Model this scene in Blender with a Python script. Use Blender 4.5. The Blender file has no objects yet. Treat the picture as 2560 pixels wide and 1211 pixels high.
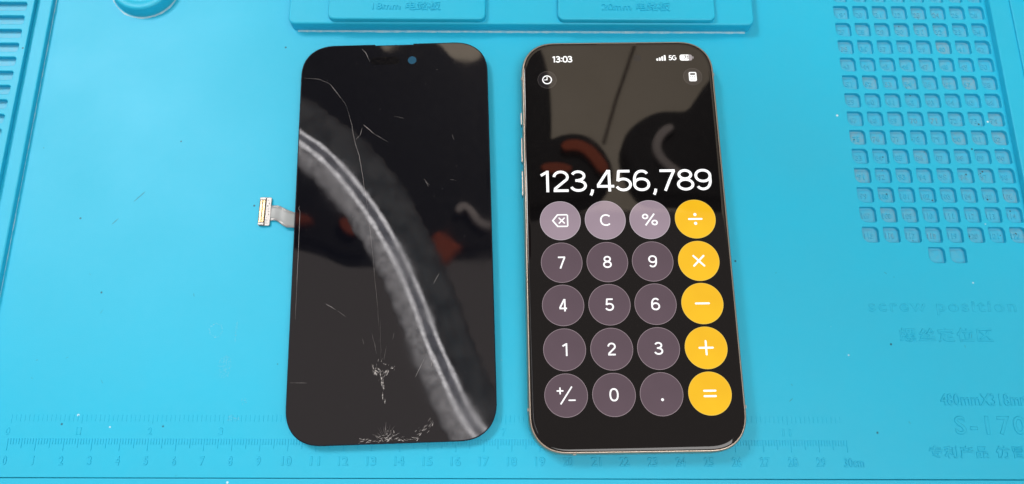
import bpy, bmesh, math, random
from mathutils import Vector, Matrix

random.seed(7)
S = 0.001                                   # everything below is written in millimetres
scene = bpy.context.scene
COL = scene.collection

# ------------------------------------------------------------------ camera, world, lamps, exposure
cam_data = bpy.data.cameras.new('camera')
cam = bpy.data.objects.new('camera', cam_data); COL.objects.link(cam)
cam_r = Vector((0.99999, 0.0021, 0.00355)); cam_u = Vector((-0.00302, 0.95844, 0.28526)); cam_d = Vector((0.00281, 0.28527, -0.95844))
m = Matrix((cam_r, cam_u, -cam_d)).transposed().to_4x4()
m.translation = Vector((179.065, -7.450, 292.233)) * S
cam.matrix_world = m
cam_data.sensor_fit = 'HORIZONTAL'; cam_data.sensor_width = 36.0
cam_data.lens = 1981.69 / 2560 * 36.0
cam_data.clip_start = 0.01; cam_data.clip_end = 20
cam_data.dof.use_dof = True
cam_data.dof.focus_distance = 0.300
cam_data.dof.aperture_fstop = cam_data.lens / 1.7
scene.camera = cam

world = bpy.data.worlds.new('World'); scene.world = world; world.use_nodes = True
bg = world.node_tree.nodes['Background']
bg.inputs[0].default_value = (1.0, 0.86, 0.80, 1); bg.inputs[1].default_value = 0.42

def area(name, loc, target, size, power, color):
    d = bpy.data.lights.new(name, 'AREA'); d.shape = 'RECTANGLE'; d.size, d.size_y = size; d.energy = power; d.color = color
    o = bpy.data.objects.new(name, d); COL.objects.link(o)
    o.location = loc
    o.rotation_euler = (Vector(target) - Vector(loc)).to_track_quat('-Z', 'Y').to_euler()
    return o
area('ceiling_lamp', (-0.78, 0.86, 1.45), (0.15, 0.09, 0), (0.6, 0.4), 22, (1.0, 0.97, 0.95))
area('added_fill_lamp', (0.60, -0.50, 1.5), (0.25, 0.15, 0), (0.8, 0.8), 14, (1.0, 0.97, 0.95))  # added unseen fill from the front right, balances the left lamp
area('added_uplight', (0.34, 0.80, 0.35), (0.34, 0.82, 1.5), (0.2, 0.2), 31, (1.0, 0.9, 0.78))  # added unseen lamp, brightens the ceiling and jackets mirrored in the screens

scene.view_settings.view_transform = 'Standard'; scene.view_settings.look = 'None'
scene.view_settings.exposure = 0.0; scene.view_settings.gamma = 1.0
scene.render.engine = 'CYCLES'
scene.cycles.use_denoising = True
scene.cycles.max_bounces = 8

# ------------------------------------------------------------------ helpers
def link(name, data, parent=None, loc=None, rotz=0.0):
    o = bpy.data.objects.new(name, data); COL.objects.link(o)
    if parent: o.parent = parent
    if loc is not None: o.location = Vector(loc) * S
    o.rotation_euler = (0, 0, rotz)
    return o

def tag(o, label=None, cat=None, group=None, kind=None):
    if label: o['label'] = label
    if cat: o['category'] = cat
    if group: o['group'] = group
    if kind: o['kind'] = kind
    return o

def mesh(name, verts, faces, mats, smooth=False, idx=None):
    me = bpy.data.meshes.new(name)
    me.from_pydata([(v[0] * S, v[1] * S, v[2] * S) for v in verts], [], faces)
    for mt in (mats if isinstance(mats, (list, tuple)) else [mats]): me.materials.append(mt)
    if idx:
        for p, i in zip(me.polygons, idx): p.material_index = i
    if smooth:
        for p in me.polygons: p.use_smooth = True
    me.update()
    return me

def plate_mesh(name, loops, z0, z1, mat, bevel=0.0, res=2):
    """flat slab with any outline and any holes, its edges rounded"""
    cu = bpy.data.curves.new(name, 'CURVE'); cu.dimensions = '2D'; cu.fill_mode = 'BOTH'
    cu.extrude = max((z1 - z0) / 2 - bevel, 1e-4); cu.bevel_depth = bevel; cu.bevel_resolution = res
    for lp in loops:
        sp = cu.splines.new('POLY'); sp.points.add(len(lp) - 1); sp.use_cyclic_u = True
        for p, (x, y) in zip(sp.points, lp): p.co = (x, y, 0, 1)
    o = bpy.data.objects.new(name, cu); COL.objects.link(o)
    dg = bpy.context.evaluated_depsgraph_get(); dg.update()
    me = bpy.data.meshes.new_from_object(o.evaluated_get(dg))
    bpy.data.objects.remove(o); bpy.data.curves.remove(cu)
    me.name = name
    for v in me.vertices: v.co = Vector((v.co.x * S, v.co.y * S, (v.co.z + (z0 + z1) / 2) * S))
    me.materials.clear(); me.materials.append(mat)
    return me

def rrect(w, h, r, cx=0, cy=0, n=2.0, seg=10):
    """rounded rectangle, counter-clockwise; n above 2 gives squircle corners"""
    pts = []
    for qx, qy, a0 in ((1, 1, 0), (-1, 1, 1), (-1, -1, 2), (1, -1, 3)):
        for i in range(seg + 1):
            t = (a0 + i / seg) * math.pi / 2
            c, s = math.cos(t), math.sin(t)
            x = (abs(c) ** (2 / n)) * (1 if c > 1e-9 else -1 if c < -1e-9 else 0)
            y = (abs(s) ** (2 / n)) * (1 if s > 1e-9 else -1 if s < -1e-9 else 0)
            pts.append((cx + qx * (w / 2 - r) + x * r, cy + qy * (h / 2 - r) + y * r))
    return pts

def circle(cx, cy, r, n=48): return [(cx + r * math.cos(2 * math.pi * i / n), cy + r * math.sin(2 * math.pi * i / n)) for i in range(n)]

def capsule(a, b, w, n=8):
    """round-ended stroke outline"""
    ax, ay = a; bx, by = b; t = math.atan2(by - ay, bx - ax); r = w / 2
    p = [(bx + r * math.cos(t + (i / n - .5) * math.pi), by + r * math.sin(t + (i / n - .5) * math.pi)) for i in range(n + 1)]
    return p + [(ax + r * math.cos(t + (i / n + .5) * math.pi), ay + r * math.sin(t + (i / n + .5) * math.pi)) for i in range(n + 1)]

def loft_mesh(name, rings, mats, cap_top=True, cap_bottom=True, smooth=True, idx=None):
    """rings: lists of equal length of (x, y, z)"""
    n = len(rings[0]); v = [p for r in rings for p in r]; f = []; mi = []
    for k in range(len(rings) - 1):
        for i in range(n):
            j = (i + 1) % n
            f.append((k * n + i, k * n + j, (k + 1) * n + j, (k + 1) * n + i)); mi.append(idx[k] if idx else 0)
    if cap_bottom: f.append(tuple(reversed(range(n)))); mi.append(idx[0] if idx else 0)
    if cap_top: f.append(tuple(range((len(rings) - 1) * n, len(rings) * n))); mi.append(0)
    me = mesh(name, v, f, mats, smooth, mi)
    for p in me.polygons:
        if len(p.vertices) > 4: p.use_smooth = False
    return me

def box_mesh(name, x0, x1, y0, y1, z0, z1, mat, b=0.0):
    bm = bmesh.new()
    vs = [bm.verts.new((x * S, y * S, z * S)) for z in (z0, z1) for y in (y0, y1) for x in (x0, x1)]
    for q in ((0, 2, 3, 1), (4, 5, 7, 6), (0, 1, 5, 4), (2, 6, 7, 3), (0, 4, 6, 2), (1, 3, 7, 5)): bm.faces.new([vs[i] for i in q])
    if b: bmesh.ops.bevel(bm, geom=bm.edges[:], offset=b * S, segments=2, affect='EDGES', profile=.6)
    me = bpy.data.meshes.new(name); bm.to_mesh(me); bm.free(); me.materials.append(mat)
    return me

def text_mesh(name, s, x, y, h, mat, z0, z1, width=None, align='L', bold=0.0, spacing=1.0, res=3):
    """lettering from the built-in font; h is the cap height, (x, y) the left (or centre) of the baseline"""
    c = bpy.data.curves.new(name, 'FONT'); c.body = s; c.size = 1.0; c.resolution_u = res; c.offset = bold
    c.space_character = spacing; c.extrude = 0.02; c.bevel_depth = 0.03; c.bevel_resolution = 0
    o = bpy.data.objects.new(name, c); COL.objects.link(o)
    dg = bpy.context.evaluated_depsgraph_get(); dg.update()
    me = bpy.data.meshes.new_from_object(o.evaluated_get(dg)); bpy.data.objects.remove(o); bpy.data.curves.remove(c)
    xs = [v.co.x for v in me.vertices]; ys = [v.co.y for v in me.vertices]
    x0, x1, y0, y1 = min(xs), max(xs), min(ys), max(ys)
    ky = h / (0.70 if ord(s[0]) < 128 else (y1 - y0)); kx = (width / (x1 - x0)) if width else ky
    yb = 0 if ord(s[0]) < 128 else y0
    xo = x0 if align == 'L' else (x0 + x1) / 2
    for v in me.vertices: v.co = Vector(((x + (v.co.x - xo) * kx) * S, (y + (v.co.y - yb) * ky) * S, (z1 if v.co.z > .04 else z0 if v.co.z < 0 else z0 + (z1 - z0) * .25) * S))
    me.materials.clear(); me.materials.append(mat); me.name = name
    return me

def arc(cx, cy, rx, ry, a0, a1, n=18, p=2.0):
    out = []
    for i in range(n + 1):
        t = math.radians(a0 + (a1 - a0) * i / n); c, s = math.cos(t), math.sin(t)
        out.append((cx + rx * math.copysign(abs(c) ** (2 / p), c), cy + ry * math.copysign(abs(s) ** (2 / p), s)))
    return out
SIX = [arc(.31, .315, .25, .255, 0, 360, 32, 2.1), [(.062, .33)] + arc(.335, .50, .272, .435, 180, 90, 12, 2.2)[1:] + arc(.335, .70, .20, .235, 84, 28, 8)]
# centre lines of the screen lettering: unit height 1; (advance, [polylines])
GLYPHS = {
 '0': (.64, [arc(.32, .5, .258, .437, 0, 360, 40, 2.35)]),
 '1': (.45, [[(.285, 0), (.285, 1.0)], [(.285, .935), (.20, .885), (.055, .775)]]),
 '2': (.61, [arc(.30, .695, .235, .242, 178, -28, 22) + [(.36, .43), (.075, .13)], [(.04, .063), (.565, .063)]]),
 '3': (.63, [arc(.30, .742, .212, .197, 160, -88, 22), arc(.30, .285, .25, .224, 90, -165, 24), [(.20, .527), (.315, .527)]]),
 '4': (.65, [[(.46, 0), (.46, 1.0)], [(.43, .985), (.26, .67), (.055, .285)], [(.022, .242), (.625, .242)]]),
 '5': (.63, [[(.125, .937), (.54, .937)], [(.150, .96), (.108, .47)], arc(.30, .318, .25, .257, 138, -158, 24)]),
 '6': (.63, SIX),
 '7': (.60, [[(.035, .937), (.575, .937)], [(.535, .92), (.37, .50), (.195, 0)]]),
 '8': (.64, [arc(.32, .745, .208, .194, 0, 360, 30), arc(.32, .288, .255, .226, 0, 360, 32)]),
 '9': (.63, [[(.62 - x, 1 - y) for x, y in l] for l in SIX]),
 'C': (.74, [arc(.39, .5, .325, .437, 44, 316, 34, 2.1)]),
 'G': (.77, [arc(.39, .5, .325, .437, 44, 352, 34, 2.1), [(.42, .462), (.775, .462)]]),
 '%': (.98, [arc(.22, .765, .145, .175, 0, 360, 26), arc(.76, .235, .145, .175, 0, 360, 26), [(.76, 1.0), (.22, 0.0)]]),
 ',': (.30, [[(.165, .10), (.145, -.03), (.095, -.17)]]),
 ':': (.30, [[(.15, .13), (.15, .27)], [(.15, .60), (.15, .74)]]),
}
def glyph_mesh(name, s, cx, y, h, mat, z, width=None, bold=.13, track=0.0):
    """flat lettering on the lit screen, each stroke a strip of even width: centred on cx, baseline y, height h"""
    pen = 0; strokes = []
    for ch in s:
        adv, sp = GLYPHS[ch]
        for q in sp: strokes.append(([(pen + a, b) for a, b in q], bold * (1.3 if ch == ':' else 1)))
        pen += adv + track
    xs = [p[0] for l, _ in strokes for p in l]; x0, x1 = min(xs) - bold / 2, max(xs) + bold / 2
    kx = width / (x1 - x0) if width else h
    v = []; f = []
    for k, (pl, w) in enumerate(strokes):
        pl = [(cx + (a - (x0 + x1) / 2) * kx, y + b * h) for a, b in pl]; n = len(pl); b0 = len(v); r = w * h / 2
        closed = math.hypot(pl[0][0] - pl[-1][0], pl[0][1] - pl[-1][1]) < 1e-6 * h + 1e-9
        for i in range(n):
            a = pl[i - 1] if i else (pl[-2] if closed else pl[0]); b = pl[i + 1] if i < n - 1 else (pl[1] if closed else pl[-1]); c = pl[i]
            d1 = (c[0] - a[0], c[1] - a[1]); d2 = (b[0] - c[0], b[1] - c[1])
            l1, l2 = math.hypot(*d1), math.hypot(*d2)
            if l1 < 1e-9: d1, l1 = d2, l2
            if l2 < 1e-9: d2, l2 = d1, l1
            n1 = (-d1[1] / l1, d1[0] / l1); n2 = (-d2[1] / l2, d2[0] / l2)
            mx, my = n1[0] + n2[0], n1[1] + n2[1]; q = max(.35, (mx * mx + my * my) / 2)
            v += [(c[0] + mx / q * r, c[1] + my / q * r, z + .0012 * k), (c[0] - mx / q * r, c[1] - my / q * r, z + .0012 * k)]
        for i in range(n - 1): f.append((b0 + 2 * i + 1, b0 + 2 * i + 3, b0 + 2 * i + 2, b0 + 2 * i))
    return mesh(name, v, f, mat)

# ------------------------------------------------------------------ materials
def nodes(name):
    mt = bpy.data.materials.new(name); mt.use_nodes = True
    return mt, mt.node_tree.nodes, mt.node_tree.links, mt.node_tree.nodes['Principled BSDF']

def noise(N, L, scale, detail=3, rough=.6, coord='Object', vec=None):
    n = N.new('ShaderNodeTexNoise'); n.inputs['Scale'].default_value = scale; n.inputs['Detail'].default_value = detail; n.inputs['Roughness'].default_value = rough
    if vec is None:
        t = N.new('ShaderNodeTexCoord'); vec = t.outputs[coord]
    L.new(vec, n.inputs['Vector']); return n

def ramp(N, L, src, stops):
    r = N.new('ShaderNodeValToRGB'); e = r.color_ramp.elements
    while len(e) < len(stops): e.new(.5)
    for el, (p, c) in zip(e, stops): el.position = p; el.color = (c, c, c, 1) if not isinstance(c, tuple) else (*c, 1)
    L.new(src, r.inputs[0]); return r

def mix(N, L, fac, a, b):
    x = N.new('ShaderNodeMix'); x.data_type = 'RGBA'
    if hasattr(fac, 'links'): L.new(fac, x.inputs[0])
    else: x.inputs[0].default_value = fac
    for s, k in ((a, 6), (b, 7)):
        if hasattr(s, 'links'): L.new(s, x.inputs[k])
        else: x.inputs[k].default_value = (*s, 1)
    return x.outputs[2]

BLUE = (0.009, 0.460, 0.695)
def silicone(name, dust=0.0, specks=True, per_object=False, dust_or_highlight_col=(.33, .40, .44)):  # dust also sets the amount of the painted crease highlight
    mt, N, L, P = nodes(name)
    geo = N.new('ShaderNodeNewGeometry'); pos = geo.outputs['Position']
    big = noise(N, L, 14, 4, .55, vec=pos)
    f1 = ramp(N, L, big.outputs[0], [(.38, 0.0), (.72, .45)])
    col = mix(N, L, f1.outputs[0], BLUE, (0.026, 0.425, 0.62))
    fine = noise(N, L, 260, 3, .6, vec=pos)
    col = mix(N, L, ramp(N, L, fine.outputs[0], [(.35, 0.0), (.8, .10)]).outputs[0], col, (0.07, 0.50, 0.72))
    if specks:                                             # specks of dirt and lint
        v = N.new('ShaderNodeTexVoronoi'); v.inputs['Scale'].default_value = 105; L.new(pos, v.inputs['Vector'])
        vr = ramp(N, L, v.outputs['Distance'], [(.030, 1.0), (.055, 0.0)])
        sel = noise(N, L, 60, 1, .5, vec=pos); sr = ramp(N, L, sel.outputs[0], [(.55, 0.0), (.57, 1.0)])
        mul = N.new('ShaderNodeMath'); mul.operation = 'MULTIPLY'; L.new(vr.outputs[0], mul.inputs[0]); L.new(sr.outputs[0], mul.inputs[1])
        col = mix(N, L, mul.outputs[0], col, (0.01, 0.10, 0.16))
        v2 = N.new('ShaderNodeTexVoronoi'); v2.inputs['Scale'].default_value = 81; L.new(pos, v2.inputs['Vector'])
        vr2 = ramp(N, L, v2.outputs['Distance'], [(.026, 1.0), (.046, 0.0)])
        sr2 = ramp(N, L, sel.outputs[0], [(.43, 1.0), (.45, 0.0)])
        mul2 = N.new('ShaderNodeMath'); mul2.operation = 'MULTIPLY'; L.new(vr2.outputs[0], mul2.inputs[0]); L.new(sr2.outputs[0], mul2.inputs[1])
        col = mix(N, L, mul2.outputs[0], col, (0.55, 0.75, 0.82))
    if dust:
        dn = noise(N, L, 420, 5, .7, vec=pos); dr = ramp(N, L, dn.outputs[0], [(.30, dust * .25), (.70, dust)])
        fac = dr.outputs[0]
        if per_object:
            oi = N.new('ShaderNodeObjectInfo'); orr = ramp(N, L, oi.outputs['Random'], [(0.0, .45), (.8, .85), (1.0, 1.6)])
            mm = N.new('ShaderNodeMath'); mm.operation = 'MULTIPLY'; L.new(fac, mm.inputs[0]); L.new(orr.outputs[0], mm.inputs[1]); fac = mm.outputs[0]
        col = mix(N, L, fac, col, dust_or_highlight_col)
        if per_object:                                     # black crumbs caught in the corners
            v3 = N.new('ShaderNodeTexVoronoi'); v3.inputs['Scale'].default_value = 330; L.new(pos, v3.inputs['Vector'])
            c3 = ramp(N, L, v3.outputs['Distance'], [(.10, 1.0), (.16, 0.0)])
            s3 = noise(N, L, 190, 1, .5, vec=pos); s3r = ramp(N, L, s3.outputs[0], [(.55, 0.0), (.57, .9)])
            m3 = N.new('ShaderNodeMath'); m3.operation = 'MULTIPLY'; L.new(c3.outputs[0], m3.inputs[0]); L.new(s3r.outputs[0], m3.inputs[1])
            col = mix(N, L, m3.outputs[0], col, (0.03, 0.04, 0.05))
    L.new(col, P.inputs['Base Color'])
    rr = ramp(N, L, big.outputs[0], [(.3, .44), (.7, .54)]); L.new(rr.outputs[0], P.inputs['Roughness'])
    P.inputs['IOR'].default_value = 1.43
    g = noise(N, L, 2400, 2, .6, vec=pos); b = N.new('ShaderNodeBump'); b.inputs['Strength'].default_value = .10; b.inputs['Distance'].default_value = .0003
    L.new(g.outputs[0], b.inputs['Height']); L.new(b.outputs[0], P.inputs['Normal'])
    return mt

M_MAT = silicone('blue_silicone')
M_EMB = silicone('blue_silicone_lettering', specks=False)
M_POCKET = silicone('dusty_blue_silicone', dust=.50, specks=False, per_object=True, dust_or_highlight_col=(.24, .36, .41))
M_SLOT = silicone('dusty_slot_silicone', dust=.5, specks=False, dust_or_highlight_col=(.20, .38, .46))
M_HIGHLIGHT_RESIDUE = silicone('pale_highlight_and_residue', dust=1.0, specks=False, dust_or_highlight_col=(.42, .62, .68))  # painted highlight for the crease strips; also colours the glue residue
def flat(name, col, rough=.5, metal=0.0, ior=1.45, bump=None):
    mt, N, L, P = nodes(name)
    P.inputs['Base Color'].default_value = (*col, 1); P.inputs['Roughness'].default_value = rough; P.inputs['Metallic'].default_value = metal; P.inputs['IOR'].default_value = ior
    n = noise(N, L, bump or 900, 3); r = ramp(N, L, n.outputs[0], [(.3, max(0, rough - .06)), (.7, rough + .06)]); L.new(r.outputs[0], P.inputs['Roughness'])
    return mt
def lit(name, col, strength=1.0, ior=1.5):
    """a lit patch of display under the cover glass"""
    mt, N, L, P = nodes(name)
    P.inputs['Base Color'].default_value = (.004, .004, .005, 1); P.inputs['Roughness'].default_value = .03; P.inputs['IOR'].default_value = ior
    n = noise(N, L, 45, 2); c = ramp(N, L, n.outputs[0], [(.3, tuple(x * .93 for x in col)), (.7, tuple(min(1, x * 1.06) for x in col))])
    L.new(c.outputs[0], P.inputs['Emission Color']); P.inputs['Emission Strength'].default_value = strength
    return mt
def screen(name, base, rough, ior, smudge):
    mt, N, L, P = nodes(name)
    P.inputs['Base Color'].default_value = (*base, 1); P.inputs['IOR'].default_value = ior
    n = noise(N, L, 38, 5, .65); r = ramp(N, L, n.outputs[0], [(.45, rough), (.78, rough + smudge)]); L.new(r.outputs[0], P.inputs['Roughness'])
    w = noise(N, L, 22, 1, .4); b = N.new('ShaderNodeBump'); b.inputs['Strength'].default_value = .02 if smudge < .05 else .12; b.inputs['Distance'].default_value = .0008
    L.new(w.outputs[0], b.inputs['Height']); L.new(b.outputs[0], P.inputs['Normal'])
    return mt
M_GLASS = screen('black_cover_glass', (.0035, .0033, .0036), .02, 1.46, .02)
M_PANEL = screen('black_panel_glass', (.0030, .0034, .0058), .025, 1.76, .06)
M_EDGE = flat('panel_edge', (.004, .006, .014), .55, 0, 1.3)
M_BACK = flat('panel_back_foil', (.02, .02, .022), .45)
M_TI = flat('titanium_frame', (.44, .38, .32), .36, 1.0)
M_TIDK = flat('titanium_button', (.26, .23, .20), .35, 1.0)
M_ANT = flat('antenna_strip', (.42, .38, .33), .5)
M_HOLE = flat('camera_hole_glass', (.020, .085, .150), .05, 0, 1.5)
M_PILL = flat('sensor_window', (.002, .002, .003), .05, 0, 1.6)
M_CRACK = flat('cracked_glass_edge', (.38, .37, .365), .4)
M_SHARD = flat('glass_chips', (.66, .65, .64), .3)
M_CRACKD = flat('fine_scratch', (.17, .165, .165), .4)
M_FLEX = flat('grey_flex_film', (.30, .33, .34), .38)
M_GOLD = flat('gold_contacts', (.86, .66, .36), .28, 1.0)
M_STEEL = flat('connector_steel', (.36, .35, .34), .42, 1.0, bump=2500)
M_BLACKP = flat('black_plastic', (.03, .028, .026), .4)
M_WHITE = lit('lit_white', (1, 1, 1), 1.25)
M_KEYD = lit('lit_dark_key', (.115, .076, .096), 1.0)
M_KEYL = lit('lit_grey_key', (.355, .270, .325), 1.0)
M_KEYO = lit('lit_amber_key', (1.0, .54, .012), 1.0)
M_RIMD = lit('lit_dark_key_rim', (.36, .28, .31), 1.0)
M_RIML = lit('lit_grey_key_rim', (.60, .52, .57), 1.0)
M_RIMO = lit('lit_amber_key_rim', (1.0, .66, .10), 1.0)
M_CHIP = lit('lit_chip', (.012, .010, .011), 1.0)
M_CHIPR = lit('lit_chip_rim', (.085, .075, .070), 1.0)
M_GREY = lit('lit_grey_battery', (.34, .31, .33), 1.0)
M_INK = lit('unlit_ink', (.03, .03, .032), 1.0)

# ------------------------------------------------------------------ setting: bench under the mat, ceiling above
bench = link('workbench', box_mesh('workbench', -120, 500, -80, 380, -43, -3.2, flat('bench_laminate', (.45, .42, .38), .4), 2))
tag(bench, kind='structure')
ceil_m, N, L, P = nodes('ceiling_board')
n_ = noise(N, L, 6, 4); L.new(ramp(N, L, n_.outputs[0], [(.3, (.70, .64, .55)), (.7, (.76, .70, .62))]).outputs[0], P.inputs['Base Color']); P.inputs['Roughness'].default_value = .9
ceiling = link('ceiling', box_mesh('ceiling', -400, 1400, 600, 2000, 1500, 1520, ceil_m)); tag(ceiling, kind='structure')

# ------------------------------------------------------------------ the silicone mat
mat = link('repair_mat', None)
tag(mat, 'large sky blue silicone repair mat with ruler, screw pockets and raised blocks', 'mat')

def leaf(s, cx=0, cy=0):
    """pocket outline: two tight corners, two wide ones"""
    h = s / 2; pts = []
    for qx, qy, a0, r in ((1, 1, 0, .30 * s), (-1, 1, 1, .12 * s), (-1, -1, 2, .42 * s), (1, -1, 3, .17 * s)):
        for i in range(7):
            t = (a0 + i / 6) * math.pi / 2
            pts.append((cx + qx * (h - r) + r * math.cos(t), cy + qy * (h - r) + r * math.sin(t)))
    return pts

GX, GY, GP, PS = 318.6, 181.0, 8.164, 6.3
cells = [(c, r, 19 + r * 8 + c) for r in range(-2, 13) for c in range(8)] + [(3, 13, None), (4, 13, None)]
holes = [leaf(PS + .5, GX + GP * c, GY - GP * r) for c, r, _ in cells]
link('main_sheet', plate_mesh('main_sheet', [[(-13, -7.4), (380.2, -7.4), (380.2, 260), (-13, 260)]] + holes, -3.2, 0, M_MAT, .25), mat)
link('bottom_sheet', plate_mesh('bottom_sheet', [[(-62, -24), (424, -24), (424, -8.15), (-62, -8.15)]], -3.2, -.25, M_MAT, .3), mat)
link('under_sheet', box_mesh('under_sheet', -62, 424, -24, 260, -3.19, -2.4, M_MAT), mat)

cup_rings = []
for grow, z in ((PS + .6, -.9), (PS + .1, -1.65), (PS - .7, -1.95), (PS - 1.8, -2.0)):
    cup_rings.append([(x, y, z) for x, y in leaf(grow)])
cup = loft_mesh('pocket', cup_rings, M_POCKET, cap_bottom=False)
num_cache = {}
for c, r, k in cells:
    po = link('pocket', cup, mat, (GX + GP * c, GY - GP * r, 0))
    if k is not None and r >= -1:
        w = 3.4 if k > 99 else 2.9
        link('pocket_number', text_mesh('pocket_number', str(k), 0, -1.1, 2.2, M_POCKET, -2.05, -1.74, width=w, align='C', res=2), po)

# left: step and slotted panel
step_l = link('side_step', plate_mesh('side_step', [[(-62, -7.4), (-13.1, -7.4), (-13.1, 260), (-62, 260)]], -3.0, 2.4, M_MAT, .5), mat)
slots = []
for i in range(-12, 24):
    yc = 179.5 - 6.37 * i
    slots.append(rrect(24, 4.6, 1.3, -21.2 - 12, yc, seg=5))
link('slotted_panel', plate_mesh('slotted_panel', [[(-58, 4), (-19.0, 4), (-19.0, 256), (-58, 256)]] + [s for s in slots if 8 < s[0][1] < 250], 2.0, 4.5, M_MAT, .3), mat)
slot_floor = loft_mesh('slot', [[(x, y, z) for x, y in rrect(24 + g, 4.6 + g, 1.3, seg=5)] for g, z in ((.3, 2.9), (-.1, 2.6), (-.9, 2.48))], M_SLOT, cap_bottom=False)
for i in range(-12, 24):
    yc = 179.5 - 6.37 * i
    if 10 < yc < 248: link('slot', slot_floor, mat, (-33.2, yc, 0))

# right: step and outer panel with a round well
link('side_step', plate_mesh('side_step', [[(380.6, -7.4), (424, -7.4), (424, 260), (380.6, 260)]], -3.0, 3.0, M_MAT, .5), mat)
link('outer_panel', plate_mesh('outer_panel', [rrect(34, 110, 3, 388.5 + 17, 145 + 55, seg=6)], 2.6, 3.8, M_MAT, .4), mat)
def puck(cx, cy, r, z0, h):
    prof = [(r + .9, z0 - .3), (r + .35, z0 + .15), (r, z0 + .9), (r - .25, z0 + h - .9), (r - .6, z0 + h - .25), (r - 1.2, z0 + h), (r - 3.2, z0 + h), (r - 3.6, z0 + h - .35), (r - 4.5, z0 + h - .45)]
    return loft_mesh('round_stand', [[(x, y, z) for x, y in circle(cx, cy, rr, 56)] for rr, z in prof], M_MAT, cap_bottom=False)
link('round_stand', puck(24.6, 191.2, 13.2, 0, 4.8), mat)
link('round_stand', puck(403.5, 194.5, 13.6, 3.8, 3.0), mat)
# top: long block with two pads
blk = link('board_rest', plate_mesh('board_rest', [rrect(190.4, 60, 2.2, 183.6, 171.3 + .8 + 30, seg=5)], -.5, 5.6, M_MAT, .8, 3), mat)
for xc, word in ((136.6, '18mm 电路板'), (230.8, '20mm 电路板')):
    pad = link('board_pad', plate_mesh('board_pad', [rrect(63.2, 50, 2.0, xc, 171.9 + .8 + 25, seg=5)], 4.6, 8.0, M_MAT, .7, 3), mat)
    link('pad_lettering', text_mesh('pad_lettering', word, xc - .2, 176.5, 3.0, M_EMB, 7.9, 8.36, width=28.3, align='C'), pad)

# highlight lines painted as pale strips at the foot of the raised parts
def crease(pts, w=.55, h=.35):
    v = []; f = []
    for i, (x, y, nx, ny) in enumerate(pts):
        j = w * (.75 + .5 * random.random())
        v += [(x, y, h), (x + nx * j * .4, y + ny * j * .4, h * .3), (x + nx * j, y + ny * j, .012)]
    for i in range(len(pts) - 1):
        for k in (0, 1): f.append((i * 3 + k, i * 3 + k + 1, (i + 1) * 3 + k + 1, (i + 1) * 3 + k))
    return mesh('crease_highlight', v, f, M_HIGHLIGHT_RESIDUE)
def along(a, b, n, nx, ny): return [(a[0] + (b[0] - a[0]) * i / n, a[1] + (b[1] - a[1]) * i / n, nx, ny) for i in range(n + 1)]
link('crease_highlight', crease(along((90.5, 171.3), (277, 171.3), 90, 0, -1), .7, .4), mat)
link('crease_highlight', crease(along((-12.9, 40), (-12.9, 200), 90, 1, 0), .5), mat)
link('crease_highlight', crease([(24.6 + 13.9 * math.cos(a), 191.2 + 13.9 * math.sin(a), math.cos(a), math.sin(a)) for a in [math.pi + math.pi * i / 40 for i in range(41)]], .6), mat)

# ruler: raised graduations and numerals
def bars(name, rects, z1, mt):
    v = []; f = []
    for x0, x1, y0, y1 in rects:
        b = len(v); d = .10
        v += [(x0, y0, -.02), (x1, y0, -.02), (x1, y1, -.02), (x0, y1, -.02), (x0 + d, y0 + d, z1), (x1 - d, y0 + d, z1), (x1 - d, y1 - d, z1), (x0 + d, y1 - d, z1)]
        f += [(b, b + 1, b + 5, b + 4), (b + 1, b + 2, b + 6, b + 5), (b + 2, b + 3, b + 7, b + 6), (b + 3, b, b + 4, b + 7), (b + 4, b + 5, b + 6, b + 7)]
    return mesh(name, v, f, mt)
rc = []
for k in range(301):
    y0 = 1.5 if k % 10 == 0 else 2.4 if k % 5 == 0 else 3.7
    rc.append((k - .20, k + .20, y0, 5.75))
t = link('centimetre_graduations', bars('centimetre_graduations', rc, .19, M_EMB), mat); tag(t, kind='stuff')
rc = []
for k in range(16 * 11 + 13):
    rc.append((k * 25.4 / 16 - .15, k * 25.4 / 16 + .15, 11.0 if k % 16 == 0 else 11.7, 14.1))
t = link('inch_graduations', bars('inch_graduations', rc, .09, M_EMB), mat); tag(t, kind='stuff')
for k in range(31):
    if k < 30: link('ruler_numeral', text_mesh('ruler_numeral', str(k), k * 10 + .1, -3.3, 2.95, M_EMB, -.02, .22, width=(1.6 if k != 1 else .8) if k < 10 else 3.6, align='C'), mat)
    else: link('ruler_numeral', text_mesh('ruler_numeral', '30cm', 298.2, -3.4, 2.95, M_EMB, -.02, .30, width=7.3), mat)
for k in range(12):
    link('inch_numeral', text_mesh('inch_numeral', str(k), k * 25.4 - .6, 7.1, 2.5, M_EMB, -.02, .14, width=1.7 if k < 10 else 3.2, align='C'), mat)
# raised writing at the right
for s_, x, y, h, w, e, sp in (('screw position', 314.0, 52.9, 4.2, 55.7, .17, 1.25), ('螺丝定位区', 324.2, 41.2, 5.4, 34.8, .22, 1.2), ('480mmX318mm', 335.8, 18.3, 4.0, 32.6, .30, 1.0),
                              ('S-170', 339.7, 8.1, 6.2, 25.6, .26, 1.25), ('专利产品 仿冒必究', 329.1, -.5, 4.5, 45.5, .28, 1.15)):
    link('mat_lettering', text_mesh('mat_lettering', s_, x, y, h, M_EMB, -.02, e, width=w, spacing=sp, bold=-.006 if ord(s_[0]) < 128 else 0), mat)
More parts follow.
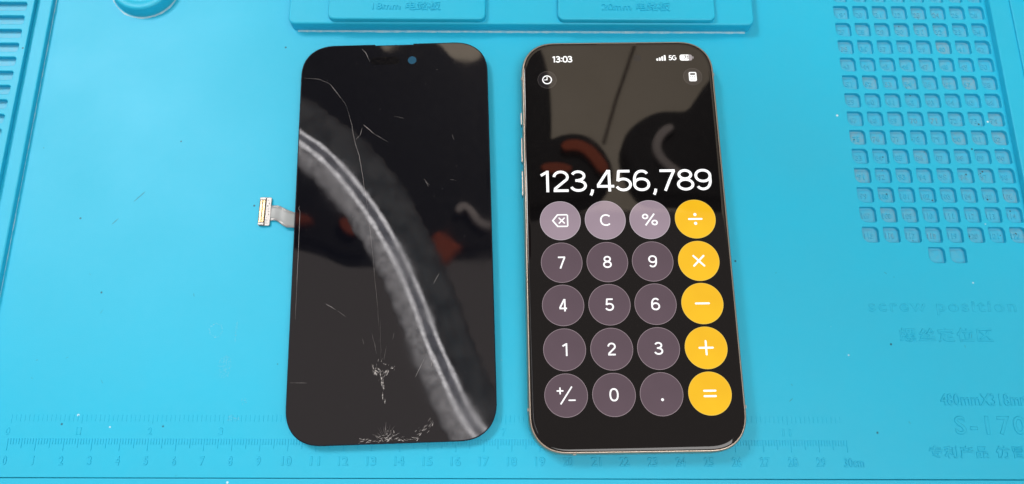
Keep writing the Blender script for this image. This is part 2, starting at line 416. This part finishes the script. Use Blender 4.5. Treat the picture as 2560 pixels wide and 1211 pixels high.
# scuffs and glue marks, thin skins of residue on the mat
M_SCUFF = silicone('dark_scuff', specks=False)
M_SCUFF.node_tree.nodes['Principled BSDF'].inputs['Roughness'].default_value = .6
_P = M_SCUFF.node_tree.nodes['Principled BSDF']
for l in list(_P.inputs['Base Color'].links): M_SCUFF.node_tree.links.remove(l)
_P.inputs['Base Color'].default_value = (.020, .30, .46, 1)
def blob(name, cx, cy, lx, ly, ang, mt, z=.015, n=22, jag=.35):
    v = [(cx, cy, z + .02)]; ca, sa = math.cos(ang), math.sin(ang)
    for i in range(n):
        a = 2 * math.pi * i / n; q = 1 - jag * random.random(); x, y = lx * math.cos(a) * q, ly * math.sin(a) * q
        v.append((cx + x * ca - y * sa, cy + x * sa + y * ca, z - .012))
    return mesh(name, v, [(0, i + 1, (i + 1) % n + 1) for i in range(n)], mt)
link('scuff_mark', blob('scuff_mark', 34.4, 97.6, 3.6, .32, .80, M_SCUFF), mat)
link('scuff_mark', blob('scuff_mark', 26.4, 87.4, 1.9, .34, .85, M_SCUFF), mat)
for _ in range(14):
    link('scuff_mark', blob('scuff_mark', random.choice((random.uniform(-5, 88), random.uniform(-5, 88), random.uniform(276, 312), random.uniform(280, 372))), random.uniform(12, 68), random.uniform(.35, 1.3), random.uniform(.10, .2), random.uniform(.2, 2.6), M_SCUFF), mat)
def crumbs(cx, cy, rx, ry, n, ring):
    v = []; f = []
    for _ in range(n):
        a = random.random() * 2 * math.pi; q = (.85 + .2 * random.random()) if ring else math.sqrt(random.random())
        x, y = cx + rx * q * math.cos(a), cy + ry * q * math.sin(a); r = .05 + .11 * random.random(); b = len(v)
        v += [(x - r, y - r * .7, .0), (x + r, y - r * .5, .0), (x + .2 * r, y + r, .0), (x, y, .05 + r * .4)]
        f += [(b, b + 1, b + 3), (b + 1, b + 2, b + 3), (b + 2, b, b + 3)]
    return mesh('glue_residue', v, f, M_HIGHLIGHT_RESIDUE)
for a in ((70.0, 45.0, 2.6, 2.6, 60, True), (74.6, 31.5, 2.5, 4.5, 150, False), (77.5, 44.5, .35, 4.0, 40, False), (83.0, 19.5, 1.2, 1.8, 20, False), (79.5, 13.0, 2.4, 1.2, 50, False)):
    tag(link('glue_residue', crumbs(*a), mat), kind='stuff')

# ------------------------------------------------------------------ the working phone
ph = link('smartphone', None, None, (223.155, 81.339, .02), .0164)
tag(ph, 'switched-on phone with metal frame showing a calculator reading 123,456,789', 'phone')
PW, PH_, PR = 77.3, 161.5, 14.4
def ring(w, h, r, ins, z, n=2.35): return [(x, y, z) for x, y in rrect(w - 2 * ins, h - 2 * ins, max(r - ins, .5), n=n, seg=16)]
prof = [(1.6, 0.0), (.7, .25), (.2, .9), (0, 1.9), (0, 6.1), (.12, 6.9), (.32, 7.55), (.60, 7.90), (.88, 8.0), (1.1, 7.85)]
link('frame', loft_mesh('frame', [ring(PW, PH_, PR, i, z) for i, z in prof], M_TI), ph)
link('cover_glass', loft_mesh('cover_glass', [ring(PW, PH_, PR, i, z) for i, z in ((1.0, 7.80), (1.0, 8.02), (1.15, 8.12), (1.55, 8.20), (1.95, 8.24), (2.4, 8.25))], M_GLASS), ph)
for x0, x1, y0, y1 in ((-39.1, -38.2, 45.4, 50.8), (-39.1, -38.2, 29.6, 40.0), (-39.1, -38.2, 15.7, 26.0), (38.2, 38.95, 22, 41)):
    link('side_button', box_mesh('side_button', x0, x1, y0, y1, 2.9, 5.6, M_TIDK, .3), ph)
for x0, x1, y0, y1 in ((-38.68, -37.9, 64.3, 65.4), (37.9, 38.68, 65.2, 66.3), (-38.68, -37.9, -65.6, -64.5), (37.9, 38.68, -65.6, -64.5), (-23.2, -22.1, -80.78, -79.9)):
    link('antenna_line', box_mesh('antenna_line', x0, x1, y0, y1, .8, 7.3, M_ANT, .05), ph)
link('earpiece_slot', box_mesh('earpiece_slot', -8, 8, 79.1, 79.45, 8.0, 8.205, M_BLACKP), ph)
Z = 8.262
# status line
link('clock_text', glyph_mesh('clock_text', '13:03', -22.1, 71.3, 2.75, M_WHITE, Z, width=8.2, bold=.185), ph)
for i, h in enumerate((1.05, 1.45, 1.95, 2.5)):
    x = 16.1 + i * 1.02
    link('signal_bar', plate_mesh('signal_bar', [rrect(.74, h, .24, x, 71.55 + h / 2, seg=4)], Z - .004, Z + .004, M_WHITE), ph)
link('network_text', glyph_mesh('network_text', '5G', 22.35, 71.75, 2.15, M_WHITE, Z, width=3.35, bold=.175), ph)
bat = link('battery_icon', plate_mesh('battery_icon', [rrect(5.0, 2.7, .85, 27.65, 73.3 - .45, seg=6)], Z - .004, Z + .002, M_GREY), ph)
lv = [p for p in rrect(5.0, 2.7, .85, 27.65, 72.85, seg=6)]
lv = [(min(x, 28.75), y) for x, y in lv]
link('battery_level', plate_mesh('battery_level', [lv], Z + .006, Z + .010, M_WHITE), bat)
link('battery_text', glyph_mesh('battery_text', '71', 27.6, 72.05, 1.7, M_INK, Z + .018, width=2.0, bold=.16), bat)
link('battery_tip', plate_mesh('battery_tip', [rrect(.4, 1.0, .18, 30.5, 72.85, seg=4)], Z - .004, Z + .002, M_GREY), bat)
link('front_camera', plate_mesh('front_camera', [circle(8.1, 72.8, 1.5, 32)], Z - .006, Z, flat('front_camera_lens', (.008, .009, .013), .1)), ph)
# round chips under the status line
def disc(name, r, m0, m1, rim=.14):
    n = 56; v = []; f = []; mi = []
    for rr, z in ((r, 0), (r - rim, .003), (r - rim, .003)): v += [(x, y, z) for x, y in circle(0, 0, rr, n)]
    for i in range(n): f.append((i, (i + 1) % n, n + (i + 1) % n, n + i)); mi.append(1)
    f.append(tuple(range(2 * n, 3 * n))); mi.append(0)
    return mesh(name, v, f, [m0, m1], idx=mi)
chip = disc('chip', 3.75, M_CHIP, M_CHIPR, .12)
hb = link('history_button', chip, ph, (-28.4, 63.6, Z))
link('clock_ring', plate_mesh('clock_ring', [circle(0, 0, 1.95, 40), circle(0, 0, 1.50, 40)], .008, .014, M_WHITE), hb)
link('clock_hand', plate_mesh('clock_hand', [capsule((0, 0), (0, 1.12), .36)], .008, .014, M_WHITE), hb)
link('clock_hand', plate_mesh('clock_hand', [capsule((0, 0), (-1.0, -.05), .36)], .009, .017, M_WHITE), hb)
mb = link('mode_button', chip, ph, (29.75, 64.3, Z))
link('calculator_icon', plate_mesh('calculator_icon', [rrect(3.1, 4.1, .65, 0, 0, seg=6), rrect(2.0, .8, .12, 0, 1.15, seg=3)] + [circle(dx, dy, .2, 10) for dx in (-.78, 0, .78) for dy in (.12, -.6, -1.32)], .008, .014, M_WHITE), mb)
# the result line
link('display_number', glyph_mesh('display_number', '123,456,789', .55, 16.05, 8.75, M_WHITE, Z, width=66.2, bold=.120), ph)
# keys
KR = 7.68
kd, kl, ko = disc('calculator_key', KR, M_KEYD, M_RIMD, .17), disc('calculator_key', KR, M_KEYL, M_RIML, .17), disc('calculator_key', KR, M_KEYO, M_RIMO, .16)
KX = (-25.0, -8.05, 8.80, 25.95); KY = (4.6, -11.75, -27.9, -44.17, -60.4)
KEYS = (('back', 'C', '%', 'div'), ('7', '8', '9', 'mul'), ('4', '5', '6', 'sub'), ('1', '2', '3', 'add'), ('sign', '0', 'dot', 'eq'))
W_ = .62
for r, row in enumerate(KEYS):
    for c, kk in enumerate(row):
        key = link('calculator_key', ko if c == 3 else kl if r == 0 else kd, ph, (KX[c], KY[r], Z))
        def stroke(pl, w=W_, dz=0):
            link('key_symbol', plate_mesh('key_symbol', [pl], .010 + dz, .016 + dz * 2, M_WHITE), key)
        if kk in '0123456789C%' :
            link('key_symbol', glyph_mesh('key_symbol', kk, 0, -2.3, 4.6, M_WHITE, .012, bold=.126, width={'C': 4.1, '%': 6.1, '1': 2.2}.get(kk, 3.3)), key)
        elif kk == 'div':
            stroke(capsule((-2.4, 0), (2.4, 0), .70)); stroke(circle(0, 1.75, .60, 24)); stroke(circle(0, -1.75, .60, 24))
        elif kk == 'mul': stroke(capsule((-1.9, -1.9), (1.9, 1.9), .70)); stroke(capsule((-1.9, 1.9), (1.9, -1.9), .70), dz=.004)
        elif kk == 'sub': stroke(capsule((-2.4, 0), (2.4, 0), .70))
        elif kk == 'add': stroke(capsule((-2.4, 0), (2.4, 0), .70)); stroke(capsule((0, -2.4), (0, 2.4), .70), dz=.004)
        elif kk == 'eq': stroke(capsule((-2.0, .95), (2.0, .95), .70)); stroke(capsule((-2.0, -.95), (2.0, -.95), .70))
        elif kk == 'dot': stroke(circle(.2, -1.95, .50, 24))
        elif kk == 'sign':
            stroke(capsule((-1.9, -2.9), (2.0, 2.9), .52)); stroke(capsule((-3.1, 1.6), (-1.1, 1.6), .50)); stroke(capsule((-2.1, .6), (-2.1, 2.6), .50), dz=.004); stroke(capsule((1.0, -1.7), (3.1, -1.7), .50))
        elif kk == 'back':
            def tagshape(k):
                pts = [(-3.2 + k * 1.35, 0), (-1.15 + k * .55, 2.55 - k), (2.5, 2.55 - k), (3.0 - k, 2.1 - k * .8), (3.0 - k, -2.1 + k * .8), (2.5, -2.55 + k), (-1.15 + k * .55, -2.55 + k)]
                return pts
            link('key_symbol', plate_mesh('key_symbol', [tagshape(0), tagshape(.52)], .010, .016, M_WHITE), key)
            stroke(capsule((-.45, -1.0), (1.5, 1.0), .5)); stroke(capsule((-.45, 1.0), (1.5, -1.0), .5), dz=.004)

# ------------------------------------------------------------------ the removed, cracked display
dp = link('display_assembly', None, None, (134.473, 83.559, .02), .0359)
tag(dp, 'removed black phone display with cracked glass and a loose ribbon cable at its side', 'phone display')
DW, DH, DR = 75.5, 159.2, 14.0
def pring(ins, z):
    pts = rrect(DW - 2 * ins, DH - 2 * ins, DR - ins, n=2.35, seg=16)
    top = DH / 2 - ins
    k = 17                                                     # the first quadrant ends at index 16: insert the earpiece notch after it
    notch = [(7.75, top), (7.55, top - .42), (-7.85, top - .42), (-8.05, top)]
    return [(x, y, z) for x, y in pts[:k] + notch + pts[k:]]
link('back_tray', loft_mesh('back_tray', [[(x, y, z) for x, y in rrect(DW - 2 * i, DH - 2 * i, DR - i, n=2.35, seg=12)] for i, z in ((5.0, 0), (4.6, .3), (4.6, 2.5))], M_BACK), dp)
link('panel_border', loft_mesh('panel_border', [pring(.55, 2.3), pring(.25, 2.5), pring(.02, 2.75), pring(0, 3.2)], M_EDGE), dp)
gl = link('panel_glass', loft_mesh('panel_glass', [pring(.01, 3.1), pring(.03, 3.36), pring(.16, 3.46), pring(.42, 3.5)], [M_PANEL, M_EDGE], idx=[1, 1, 1, 0]), dp)
link('camera_hole', plate_mesh('camera_hole', [circle(7.15, 71.9, 1.72, 36)], 3.49, 3.530, M_HOLE), dp)
link('sensor_window', plate_mesh('sensor_window', [rrect(11.6, 3.5, 1.72, -3.8, 72.0, seg=8)], 3.49, 3.525, M_PILL), dp)

def ribbon(segs, mt, name, z=3.503):
    """cracks as slim raised slivers: segs = [(polyline, width)]"""
    v = []; f = []
    for pl, w in segs:
        b = len(v); n = len(pl)
        for i, (x, y) in enumerate(pl):
            x0, y0 = pl[max(0, i - 1)]; x1, y1 = pl[min(n - 1, i + 1)]
            l = math.hypot(x1 - x0, y1 - y0) or 1; nx, ny = -(y1 - y0) / l, (x1 - x0) / l
            ww = .8 * w * (.25 + .75 * math.sin(math.pi * (i + .5) / n)) * (.7 + .6 * random.random()) / 2
            v += [(x + nx * ww, y + ny * ww, z), (x, y, z + .02), (x - nx * ww, y - ny * ww, z)]
        for i in range(n - 1):
            for k in (0, 1): f.append((b + i * 3 + k, b + i * 3 + k + 1, b + i * 3 + k + 4, b + i * 3 + k + 3))
    return mesh(name, v, f, mt)
def wob(pl, n, a):
    out = []
    for (x0, y0), (x1, y1) in zip(pl, pl[1:]):
        for i in range(n): t = i / n; out.append((x0 + (x1 - x0) * t + a * (random.random() - .5), y0 + (y1 - y0) * t + a * (random.random() - .5)))
    return out + [pl[-1]]
def crack(segs, mt=M_CRACK): link('crack', ribbon(segs, mt, 'crack'), dp)
crack([(wob([(-36.5, 65.3), (-30.1, 64.4), (-26.0, 62.3)], 4, .1), .08), (wob([(-26.0, 62.3), (-21.3, 55.7)], 6, .08), .17), (wob([(-21.3, 55.7), (-19.8, 53.6), (-18.7, 51.1)], 3, .1), .06)])
crack([(wob([(-18.7, 51.1), (-16.6, 43.5), (-15.4, 36.6)], 5, .1), .08), (wob([(-16.8, 43.5), (-15.4, 36.6), (-13.5, 30.5), (-12.3, 23.8), (-10.0, 9.7)], 5, .1), .13), (wob([(-10, 9.7), (-7.5, -10), (-6, -25), (-4.6, -40)], 5, .15), .05)])
crack([(wob([(-13.4, 77.7), (-11.7, 75.8), (-10.0, 71.7)], 4, .1), .22)], M_CRACKD)
crack([(wob([(-12.2, 43.9), (-7.9, 39.8)], 5, .1), .16), (wob([(-7.9, 39.8), (-2.3, 36.1)], 5, .1), .08), (wob([(-15.0, 37.5), (-13.2, 39.5), (-12.6, 42.5)], 3, .1), .12)])
crack([((wob([(0, 47.1), (4.0, 46.1)], 4, .08)), .10), (wob([(23, 38.6), (23.8, 36)], 3, .1), .10), (wob([(12, 20), (13.0, 18.2), (14, 17.5)], 3, .3), .20), (wob([(12.6, 19), (13.6, 16.6)], 3, .2), .10), (wob([(22, 19.5), (24.5, 18.9)], 3, .1), .08)], M_CRACKD)
crack([(wob([(-24.5, -28.5), (-21, -30.6)], 4, .15), .26), (wob([(-20, -31.3), (-17.2, -33.4)], 3, .1), .12), (wob([(15.3, -22.0), (17.4, -18.2)], 4, .08), .20), (wob([(-36.5, -57), (-30.5, -57.3)], 4, .08), .13)], M_CRACKD)
crack([(wob([(-36.0, 10.5), (-36.3, 9.4), (-35.75, 8.2), (-35.7, -10), (-35.7, -34)], 6, .04), .22)], M_CRACKD)
crack([(wob([(8.6, -56.5), (12, -49.5)], 4, .08), .18), (wob([(14.2, -53), (15.2, -49.5)], 3, .08), .18)], M_CRACKD)
def shards(spots, name='crack', mt=None):
    """splinters and chips of glass: (x, y, spread x, spread y, direction in degrees, scatter, count, length)"""
    v = []; f = []
    for cx, cy, sx, sy, ang, sc, n, ln in spots:
        for _ in range(n):
            x, y = random.gauss(cx, sx), random.gauss(cy, sy); t = math.radians(random.gauss(ang, sc)); l = ln * random.uniform(.35, 1.3); w = random.choice((.04, .05, .07, .10, .18))
            if y < -79.1: y = -79.1 + .2 * random.random()
            dx, dy = math.cos(t) * l / 2, math.sin(t) * l / 2; b_ = len(v); k = random.uniform(-.3, .3)
            v += [(x - dx, y - dy, 3.503), (x + k * dx - math.sin(t) * w / 2, y + k * dy + math.cos(t) * w / 2, 3.503), (x + dx, max(y + dy, -79.3), 3.503), (x + k * dx + math.sin(t) * w / 2, y + k * dy - math.cos(t) * w / 2, 3.503), (x, y, 3.503 + .03 + w * .2)]
            f += [(b_, b_ + 3, b_ + 4), (b_ + 3, b_ + 2, b_ + 4), (b_ + 2, b_ + 1, b_ + 4), (b_ + 1, b_, b_ + 4)]
    return link(name, mesh(name, v, f, M_SHARD), dp)
# star at the lower middle
shards([(-3.7, -57.2, .5, 1.6, 92, 14, 16, 1.7), (-3.1, -62.2, .25, 2.0, 94, 10, 14, 1.5), (-5.3, -54.3, .6, .8, 122, 14, 16, 1.6), (-6.8, -52.2, .4, .5, 130, 18, 5, 1.1), (-1.9, -54.6, .6, .9, 58, 14, 13, 1.5), (0, -52.6, .6, .4, 38, 16, 6, 1.2), (-3.8, -52.0, 1.2, 2.2, 92, 14, 12, 1.3)])
crack([(wob([(-4.4, -35), (-4.2, -42), (-3.9, -50)], 5, .15), .06), (wob([(-7.4, -40), (-6.3, -44), (-5.6, -47.5)], 4, .15), .11), (wob([(-2.0, -45), (-2.9, -50)], 4, .12), .08), (wob([(-10.8, -42), (-10.2, -44)], 3, .1), .09), (wob([(.8, -40), (.3, -42.5)], 3, .1), .08)], M_CRACKD)
# burst at the bottom edge, with chips along the rim
seg = []
for a in range(25, 160, 11):
    t = math.radians(a + random.uniform(-4, 4)); l = random.uniform(3, 7); r0 = random.uniform(1, 2.6)
    seg.append((wob([(-2 + r0 * math.cos(t), -78.4 + r0 * math.sin(t)), (-2 + l * math.cos(t), -78.4 + l * math.sin(t))], 4, .3), random.choice((.06, .09, .14))))
crack(seg, M_CRACKD)
shards([(-2.0, -77.9, 2.2, .5, 5, 22, 30, 1.6), (-8.0, -78.3, 1.6, .35, 8, 16, 14, 1.6), (3.4, -78.2, 1.8, .35, -4, 18, 18, 1.5), (-1.2, -76.0, .9, 1.0, 88, 24, 12, 1.2), (-10.6, -77.8, .3, .5, 125, 10, 4, 1.2), (8.3, -77.9, 1.0, .3, 10, 25, 9, 1.3), (11.6, -75.6, 1.3, 1.0, 44, 9, 12, 1.5), (14.0, -72.6, .5, .9, 62, 8, 8, 1.5)])
# specks of dust on the glass
v = []; f = []
for _ in range(90):
    x, y, r = random.uniform(-35, 35), random.uniform(-75, 75), random.choice((.05, .05, .07, .10, .15)); b = len(v)
    v += [(x - r, y - r * .6, 3.501), (x + r, y - r * .4, 3.501), (x, y + r, 3.501), (x, y, 3.52)]; f += [(b, b + 1, b + 3), (b + 1, b + 2, b + 3), (b + 2, b, b + 3)]
tag(link('glass_dust', mesh('glass_dust', v, f, M_CRACKD), dp), kind='stuff')

# ribbon cable with its connector: positions in mat millimetres, turned into the display's own frame
ca, sa = math.cos(-.0359), math.sin(-.0359)
def loc(x, y, z=0): dx, dy = x - 134.473, y - 83.559; return (dx * ca - dy * sa, dx * sa + dy * ca, z - .02)
path = [(85.2, 90.7, .75, 3.1), (87.0, 90.7, .80, 3.1), (88.4, 90.75, 1.05, 3.0), (89.6, 90.35, 1.45, 3.0), (90.8, 89.55, 1.85, 3.15), (92.2, 88.6, 2.05, 3.3), (93.6, 87.95, 2.0, 3.35), (95.2, 87.7, 1.75, 3.1), (97.2, 87.65, 1.4, 3.1), (99.5, 87.6, 1.1, 3.1)]
v = []; f = []
for x, y, z, w in path:
    for yy, zz in ((w, 0), (w * .5, .10), (0, .13), (-w * .5, .08), (-w, -.1)): v.append(loc(x + yy * .10, y + yy, z + zz))
    for yy, zz in ((w, -.16), (-w, -.26)): v.append(loc(x + yy * .10, y + yy, z + zz))
for i in range(len(path) - 1):
    a, b = i * 7, (i + 1) * 7
    for k in range(4): f.append((a + k, a + k + 1, b + k + 1, b + k))
    f += [(a + 4, a + 6, b + 6, b + 4), (a + 6, a + 5, b + 5, b + 6), (a + 5, a, b, b + 5)]
f += [(0, 5, 6, 4, 3, 2, 1)]
fx = link('ribbon_cable', mesh('ribbon_cable', v, f, M_FLEX, smooth=True), dp)
for off in (-2.75, -2.35, 2.7):
    pl = []; vv = []; ff = []
    for x, y, z, w in path[1:-1]:
        b = len(vv); vv += [loc(x + off * .1, y + off + .07, z + .15), loc(x + off * .1, y + off - .07, z + .15)]
        if b: ff.append((b - 2, b - 1, b + 1, b))
    link('cable_trace', mesh('cable_trace', vv, ff, M_STEEL), fx)
for q in ((89.0, 93.2, 1.35), (91.6, 91.7, 2.08)):
    x, y, z = loc(*q); link('cable_via', plate_mesh('cable_via', [circle(x, y, .42, 20), circle(x, y, .26, 20)], z + .02, z + .09, M_STEEL), fx)
cn = link('connector_plate', None or plate_mesh('connector_plate', [[loc(px + .1 * 0, py)[:2] for px, py in rrect(4.3, 11.3, .45, 84.15, 91.3, seg=4)]], .05, .95, M_STEEL, .12), dp)
link('connector_housing', plate_mesh('connector_housing', [[loc(*q)[:2] for q in rrect(2.3, 11.0, .35, 83.15, 91.3, seg=4)]], .9, 1.25, M_BLACKP, .05), cn)
for xo in (82.62, 83.68):
    link('contact_row', plate_mesh('contact_row', [[loc(*q)[:2] for q in rrect(.66, 8.8, .1, xo, 91.3, seg=3)]], 1.2, 1.45, M_GOLD, .05), cn)
for yo in (86.2, 96.4):
    link('connector_end', plate_mesh('connector_end', [[loc(*q)[:2] for q in rrect(2.1, .8, .2, 83.15, yo, seg=3)]], 1.2, 1.5, M_STEEL, .08), cn)
for i in range(9):
    link('solder_dot', plate_mesh('solder_dot', [[loc(*q)[:2] for q in rrect(random.uniform(.3, .9), random.uniform(.2, .5), .1, 85.3 + random.uniform(-.4, .4), 86.6 + i * 1.15, seg=2)]], .9, 1.0, random.choice((M_BLACKP, M_FLEX))), cn)

# ------------------------------------------------------------------ over the bench: seen only mirrored in the two screens
def tube(name, pts, r, mt, n=14, flatten=1.0, closed_ends=True, off=(0, 0, 0)):
    rings = []
    for i, p in enumerate(pts):
        a, b = Vector(pts[max(0, i - 1)]), Vector(pts[min(len(pts) - 1, i + 1)]); t = (b - a).normalized()
        side = t.cross(Vector((0, 0, 1))).normalized(); up = side.cross(t)
        q = Vector(p) + side * off[0] + up * off[2]
        rr = r[i] if isinstance(r, list) else r
        rings.append([tuple(q + side * (rr * math.cos(2 * math.pi * k / n)) + up * (rr * flatten * math.sin(2 * math.pi * k / n))) for k in range(n)])
    return loft_mesh(name, rings, mt)
led_path = [(-75, 300), (-45, 287), (-15, 272), (1, 261), (21, 247), (38, 230), (56, 208), (68, 191), (79, 173), (88, 157), (96, 140), (107, 115), (117, 90), (127, 68), (137, 47), (147, 31), (158, 18), (172, 5)]
Hh = 330
# smooth the path
sm = []
for i in range(len(led_path) - 1):
    p0, p1, p2, p3 = led_path[max(0, i - 1)], led_path[i], led_path[i + 1], led_path[min(len(led_path) - 1, i + 2)]
    for k in range(5):
        t = k / 5
        sm.append(tuple(.5 * (2 * p1[d] + (p2[d] - p0[d]) * t + (2 * p0[d] - 5 * p1[d] + 4 * p2[d] - p3[d]) * t * t + (3 * p1[d] - p0[d] - 3 * p2[d] + p3[d]) * t ** 3) for d in (0, 1)) + (Hh,))
lamp = link('arched_lamp', None); tag(lamp, 'arched grey tube lamp above the bench, mirrored in the cracked display', 'lamp')
def glow(name, col, strength, streak, low):
    """frosted plastic lit from inside: brightest on its underside, streaked by its moulding"""
    mt, N, L, P = nodes(name)
    P.inputs['Base Color'].default_value = (.3, .29, .29, 1); P.inputs['Roughness'].default_value = .5
    geo = N.new('ShaderNodeNewGeometry'); sp = N.new('ShaderNodeSeparateXYZ'); L.new(geo.outputs['Normal'], sp.inputs[0])
    mp = N.new('ShaderNodeMapRange'); L.new(sp.outputs['Z'], mp.inputs['Value'])
    mp.inputs['From Min'].default_value = -.15; mp.inputs['From Max'].default_value = -.95; mp.inputs['To Min'].default_value = 0.0; mp.inputs['To Max'].default_value = 1.0
    nz = noise(N, L, streak, 4, .7, vec=geo.outputs['Position']); rz = ramp(N, L, nz.outputs[0], [(.35, low), (.65, 1.0)])
    a = N.new('ShaderNodeMath'); a.operation = 'MULTIPLY'; L.new(mp.outputs[0], a.inputs[0]); L.new(rz.outputs[0], a.inputs[1])
    c = N.new('ShaderNodeMath'); c.operation = 'MULTIPLY'; L.new(a.outputs[0], c.inputs[0]); c.inputs[1].default_value = strength
    P.inputs['Emission Color'].default_value = (*col, 1); L.new(c.outputs[0], P.inputs['Emission Strength'])
    return mt
ns = len(sm)
link('lamp_tube', tube('lamp_tube', sm, [9.5 + 1.2 * random.uniform(-1, 1) for _ in range(ns)], glow('frosted_lamp_tube', (1, .93, .94), 2.3, 150, .35), off=(7, 0, 0)), lamp)
link('lamp_groove', tube('lamp_groove', sm, 6.0, glow('lamp_groove', (.92, .88, 1.0), 1.1, 120, .4), off=(-4, 0, -3)), lamp)
link('lamp_shell', tube('lamp_shell', sm, [19 - 10 * i / ns + .8 * (i % 3) for i in range(ns)], glow('lamp_back_shell', (1, .93, .88), .28, 60, .3), flatten=.55, off=(-21, 0, 9)), lamp)
M_LED = glow('lamp_led_row', (1, .96, .98), 9.0, 420, .35)
for o_, r_ in ((0.3, 2.4), (-8.5, 1.9)):
    link('led_row', tube('led_row', sm, [r_ * random.uniform(.7, 1.15) for i in range(ns)], M_LED, n=10, off=(o_, 0, -10 if o_ > 0 else -7)), lamp)

M_CLOTH = flat('black_cloth', (.003, .003, .005), .9, bump=80)
M_ORANGE = flat('orange_cloth', (.24, .040, .012), .8, bump=80)
M_GREYC = flat('grey_cloth', (.22, .20, .21), .8, bump=80)
def garment(label, outline, extras, z):
    g = link('hanging_jacket', None, None, (sum(p[0] for p in outline) / len(outline), sum(p[1] for p in outline) / len(outline), z))
    cx, cy = g.location.x / S, g.location.y / S
    tag(g, label, 'jacket', 'dark jackets above the bench')
    loc_ = lambda pl: [(x - cx, y - cy) for x, y in pl]
    link('cloth', plate_mesh('cloth', [soft(loc_(outline))], 0, 70, M_CLOTH, 12, 3), g)
    for nm, mt, pl, dz in extras: link(nm, plate_mesh(nm, [soft(loc_(pl))], -14 - dz, 10, mt, 3, 2), g)
def soft(pl, k=4):
    """rounds a traced outline into folds of cloth"""
    out = []; n = len(pl)
    for i in range(n):
        p0, p1, p2, p3 = pl[i - 1], pl[i], pl[(i + 1) % n], pl[(i + 2) % n]
        for q in range(k):
            t = q / k
            out.append(tuple(((1 - t) ** 3 * p0[d] + (3 * t ** 3 - 6 * t * t + 4) * p1[d] + (-3 * t ** 3 + 3 * t * t + 3 * t + 1) * p2[d] + t ** 3 * p3[d]) / 6 for d in (0, 1)))
    return out
def fat(pl, w):
    """a bent stripe of cloth"""
    L_, R_ = [], []
    for i, (x, y) in enumerate(pl):
        a, b = pl[max(0, i - 1)], pl[min(len(pl) - 1, i + 1)]; l = math.hypot(b[0] - a[0], b[1] - a[1]); nx, ny = -(b[1] - a[1]) / l * w / 2, (b[0] - a[0]) / l * w / 2
        L_.append((x + nx, y + ny)); R_.append((x - nx, y - ny))
    return L_ + R_[::-1]
garment('black jacket with orange flashes above the bench, mirrored in the cracked display',
        [(-230, 700), (-160, 735), (-100, 715), (-54, 700), (-46, 671), (-16, 671), (-8, 700), (58, 700), (70, 654), (136, 650), (146, 690), (205, 720), (232, 655), (236, 549), (233, 480), (190, 430), (185, 344), (120, 345), (83, 343), (58, 349), (9, 322), (-54, 335), (-85, 330), (-117, 348), (-161, 358), (-240, 380)],
        [('orange_flash', M_ORANGE, [(-175, 386), (-142, 381), (-122, 370), (-175, 366)], 0), ('orange_flash', M_ORANGE, [(-86, 381), (-58, 371), (-59, 350), (-82, 360)], 0),
         ('orange_flash', M_ORANGE, [(58, 352), (72, 362), (90, 340), (104, 336), (90, 330), (82, 306), (68, 318)], 0),
         ('grey_stripe', M_GREYC, fat([(96, 392), (104, 402), (116, 396), (124, 380), (140, 368), (165, 372)], 7), 0)], 900)
garment('black jacket with a curved orange stripe above the bench, mirrored below the phone status line',
        [(195, 500), (237, 497), (266, 516), (304, 515), (326, 482), (336, 453), (312, 424), (258, 417), (195, 396), (150, 420), (150, 490)],
        [('orange_stripe', M_ORANGE, fat([(262, 494), (284, 500), (304, 489), (318, 470), (328, 452)], 14), 0), ('orange_flash', M_ORANGE, [(222, 462), (258, 466), (285, 455), (240, 446)], 2)], 894)
garment('black jacket with a looped grey cord mirrored at the right of the phone screen',
        [(366, 515), (396, 543), (429, 560), (468, 552), (489, 572), (526, 640), (590, 645), (585, 426), (498, 419), (448, 433), (397, 424), (378, 466)],
        [('grey_loop', M_GREYC, fat([(438, 531), (424, 524), (412, 506), (411, 488), (422, 470), (436, 458), (448, 448)], 9), 0)], 897)
# dark batten along the joint of the ceiling boards
seam_ = link('ceiling_batten', plate_mesh('ceiling_batten', [fat([(520, 1120), (440, 888), (405, 770)], 6)], 1490, 1499, flat('dark_batten', (.16, .13, .11), .8), 1))
seam_.parent = ceiling
